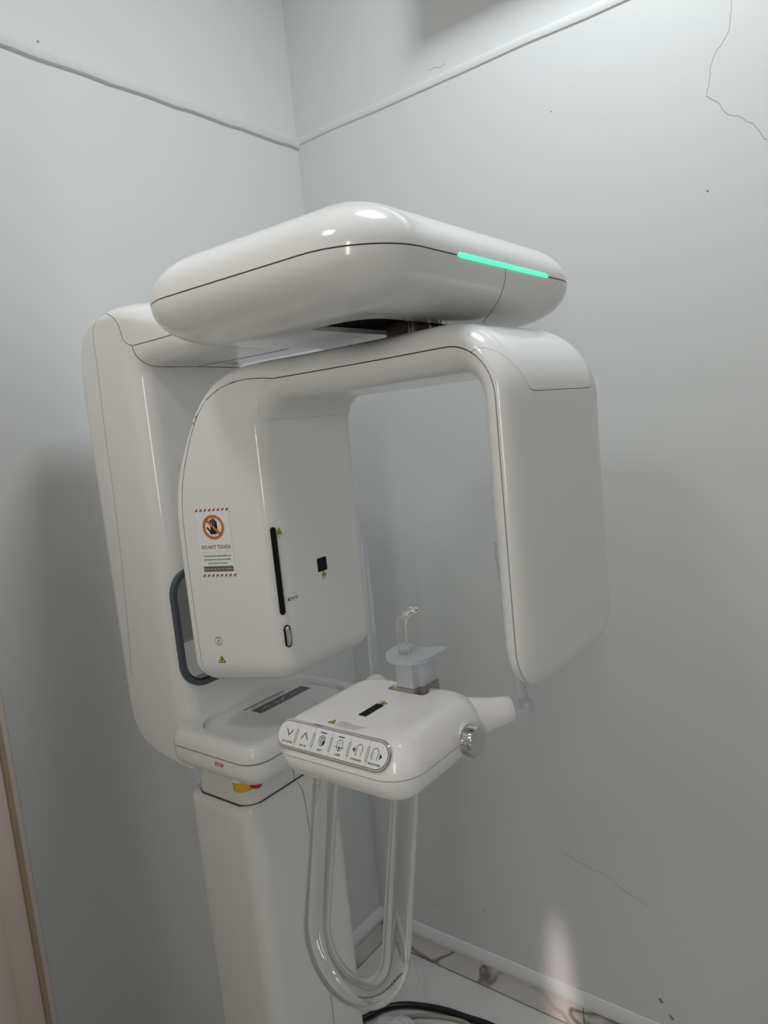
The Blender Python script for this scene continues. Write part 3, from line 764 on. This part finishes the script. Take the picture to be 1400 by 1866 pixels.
x, y = loc(f4, 525.5, 1159.5)
plate('wheel_slot', f4, stadium(x, y, .0058, .0165), -.002, .0006, M['blackm'], gen, .0003)
bm = bmesh.new(); L = []
for i in range(25):
    t = -1 + 2 * i / 24; yy = y + t * .0145; hh = .0035 * sqrt(max(.01, 1 - t * t)) + .0004 * (i % 2)
    L.append([f4.at(x - .0012 - .0032 + .0064 * q, yy, .0006 + (hh if 0 < q < 1 else 0)) for q in (0, .12, .5, .88, 1)])
V = [[bm.verts.new(p) for p in r] for r in L]
for A_, B_ in zip(V[:-1], V[1:]):
    for j in range(4): bm.faces.new((A_[j], A_[j + 1], B_[j + 1], B_[j]))
from_bm('thumb_wheel', bm, M['chrome'], gen, angle=30)
f5 = face_frame([cov2], 1050, 1030)
sm = []
for k in range(16):
    x_, y_ = random.gauss(0, .006), random.gauss(0, .02); w_ = random.uniform(.0002, .0006); sm.append([(x_ - w_, y_), (x_, y_ - w_ * random.uniform(1, 4)), (x_ + w_, y_), (x_, y_ + w_ * 2)])
for k in range(10):
    x_, y_ = random.uniform(-.045, .01), random.uniform(-.07, .08); w_ = random.uniform(.0002, .0004); sm.append([(x_ - w_, y_), (x_, y_ - w_), (x_ + w_, y_), (x_, y_ + w_)])
tag(polys('scuff_mark', f5, sm, M['lgrey'], sens, h=.0002), kind='stuff')
# ---- label in the tray
DF = Frame((0, 0, 1.0332), (1, 0, 0), (0, 1, 0))
def df(px, py): p = onplane(px, py, 2, 1.0332); return (p.x, p.y)
quad = [df(471, 1288), df(490, 1291.5), df(554, 1260.5), df(537, 1257)]
lx = sum(q[0] for q in quad) / 4; ly = sum(q[1] for q in quad) / 4
polys('tray_label', DF, [[(lx - .062, ly - .0125), (lx + .062, ly - .0125), (lx + .062, ly + .0125), (lx - .062, ly + .0125)]], M['dgrey'], car)
sq = []
for x0, amp, n in ((-.045, .004, 9), (-.022, .003, 12), (.020, .003, 8)):
    sq += stroke([(lx + x0 + k * .0022, ly - .001 + amp * sin(k * 1.9 + x0 * 90) * (.6 + .4 * sin(k * .7))) for k in range(n)], .0012)
sq += stroke([(lx - .02, ly - .006), (lx - .005, ly - .009), (lx + .008, ly + .004)], .0011)
polys('label_script', DF, sq, M['paper'], car, h=.0006)
polys('label_line', DF, stroke([(lx - .066, ly + .0265), (lx + .03, ly + .0265)], .0030), M['dgrey'], car)
polys('label_line', DF, stroke([(lx - .055, ly + .0195), (lx + .03, ly + .0195)], .0018), M['lgrey'], car)
# ------------------------------------------------------------------ chin cup and bite stick (clipped into the chin rest)
cup = bpy.data.objects.new('chin_cup', None); C.objects.link(cup); cup.location = (-.738, -.757, 1.1627)
tag(cup, 'frosted translucent chin cup with flared lip sitting in the grey socket of the chin rest', 'chin cup')
def prism(name, outline, z0, z1, m, parent, bev=.001):
    bm = bmesh.new(); n = len(outline); V = loops_bm(bm, [[(x, y, z0) for x, y in outline], [(x, y, z1) for x, y in outline]])
    if bev:
        es = [e for e in bm.edges]
        bmesh.ops.bevel(bm, geom=es, offset=bev, segments=2, profile=.5, affect='EDGES')
    return from_bm(name, bm, m, parent, angle=40)
blk = [(-.757, -.769), (-.744, -.769), (-.744, -.777), (-.713, -.777), (-.713, -.735), (-.744, -.735), (-.744, -.743), (-.757, -.743)]
prism('plug', blk, 1.1627, 1.2015, M['frost'], cup, .0015)
col_ = [(x + (-.0015 if x < -.73 else .0015), y + (-.0015 if y < -.756 else .0015)) for x, y in blk]
pc = prism('socket', col_, 1.134, 1.1625, mat('warm_grey_plastic', (.26, .25, .22), .4), chin, .0008)
lip = []
for k in range(25):
    a = radians(90 + 180 * k / 24); lip.append((-.740 + .040 * cos(a), -.760 + .0395 * sin(a)))
lip += [(-.722, -.8005), (-.709, -.8005), (-.703, -.798), (-.701, -.793), (-.704, -.788), (-.712, -.780), (-.718, -.768), (-.719, -.757), (-.718, -.746), (-.712, -.734), (-.704, -.727), (-.701, -.722), (-.703, -.718), (-.709, -.7205), (-.722, -.7205)]
lip = [(-.740 + (x + .740) * .87, -.760 + (y + .760) * .88) for x, y in lip]
lip = [(x, max(-.8005, min(-.7195, y))) for x, y in lip]
bm = bmesh.new()
def lipz(x, y, h): return 1.2010 + h + .02 * (x + .74)
loops_bm(bm, [[(x, y, lipz(x, y, 0)) for x, y in lip], [(x, y, lipz(x, y, .0055)) for x, y in lip]])
bmesh.ops.bevel(bm, geom=list(bm.edges), offset=.0012, segments=2, profile=.5, affect='EDGES')
from_bm('lip_plate', bm, M['frost'], cup, angle=40)
bs = []
ax0 = Vector((-.7505, -.755, 1.2062))
path = [ax0, ax0 + Vector((0, 0, .02)), ax0 + Vector((.0008, 0, .034))] + [ax0 + Vector((.0008 + .014 * (1 - cos(radians(t))), 0, .036 + .014 * sin(radians(t)))) for t in (15, 30, 45, 60, 75, 90)] + [ax0 + Vector((.022, 0, .0505)), ax0 + Vector((.031, 0, .0508))]
bm = bmesh.new(); L = []
for i, p in enumerate(path):
    t = (path[min(i + 1, len(path) - 1)] - path[max(i - 1, 0)]).normalized(); nn = Vector((-t.z, 0, t.x)); yv = Vector((0, 1, 0)); hy = .0075; ht = .0032
    if i == len(path) - 2: ht = .0022
    L.append([p + yv * hy * x + nn * ht * y for x, y in ((-1, -.6), (-.8, -1), (.8, -1), (1, -.6), (1, .6), (.8, 1), (-.8, 1), (-1, .6))])
loops_bm(bm, L); bmesh.ops.bevel(bm, geom=[e for e in bm.edges if e.is_manifold and e.calc_face_angle(0) > .5], offset=.0004, segments=1, affect='EDGES')
bite = from_bm('bite_stick', bm, M['clear'], None, angle=40)
tag(bite, 'clear acrylic bite stick with hooked tip standing on the frosted chin cup', 'bite stick')
# ------------------------------------------------------------------ floor things
def fl(px, py, z): p = onplane(px, py, 2, z); return p
cp = [fl(650, 1862, .011), fl(675, 1850, .011), fl(700, 1837, .010), fl(735, 1831, .0085), fl(775, 1834, .0085), fl(815, 1842, .0085), fl(850, 1854, .0085), fl(890, 1867, .0085), fl(930, 1886, .0085), fl(985, 1905, .0085)]
o = tube('power_cord', catmull(cp, 8), .0078, M['cord'], None, n=14); tag(o, 'thick black power cord arching over the marble floor beside the pedestal', 'cord')
cp = [fl(735, 1854, .005), fl(760, 1851, .005), fl(785, 1851.5, .005), fl(812, 1854, .005), fl(840, 1860, .005), fl(858, 1870, .005), fl(866, 1888, .005)]
o = tube('signal_cable', catmull(cp, 8), .0048, M['gcord'], None, n=12); tag(o, 'thin grey cable on the floor in front of the black cord', 'cable')
# crumpled white plastic bag
bm = bmesh.new(); bmesh.ops.create_icosphere(bm, subdivisions=4, radius=1)
from mathutils import noise as mn
c0 = Vector((-.325, -.275, .03))
for v in bm.verts:
    d = v.co.normalized(); q = 1 + .28 * mn.noise(d * 2.1) + .16 * abs(mn.noise(d * 5.3 + Vector((3, 1, 7)))) + .06 * mn.noise(d * 13)
    v.co = Vector((c0.x + d.x * .085 * q, c0.y + d.y * .085 * q, max(.0005, .028 + d.z * .042 * q)))
o = from_bm('plastic_bag', bm, M['bag'], None, smooth=True); tag(o, 'crumpled white plastic bag lying beside the pedestal under the black cord', 'bag')
# ------------------------------------------------------------------ above the frame: lamp fittings and an added out-of-view box that shades the upper right wall
lf = box('ceiling_lamp', (LAMP[0] - .18, LAMP[1] - .30, LAMP[2] + .012), (LAMP[0] + .18, LAMP[1] + .30, ZC), M['white2'], None, .008, 2)
tag(lf, 'long white rectangular ceiling panel lamp directly above the x-ray machine', 'lamp')
lf = box('ceiling_lamp', (LAMP2[0] - .11, LAMP2[1] - .11, LAMP2[2] + .012), (LAMP2[0] + .11, LAMP2[1] + .11, ZC), M['white2'], None, .008, 2)
tag(lf, 'small white ceiling lamp box nearer the doorway', 'lamp')
blocker = box('shadow_blocker', (-.10, -1.9, 2.405), (-.0005, -.47, 2.56), M['white2'], None, .006, 2)
tag(blocker, 'white box added out of view to shade the upper right wall', 'light blocker')
for ob in list(C.objects):
    if ob.parent is root: ob.matrix_parent_inverse = INV
cinv = Matrix.Translation(-cup.location)
for ob in list(C.objects):
    if ob.parent is cup: ob.matrix_parent_inverse = cinv
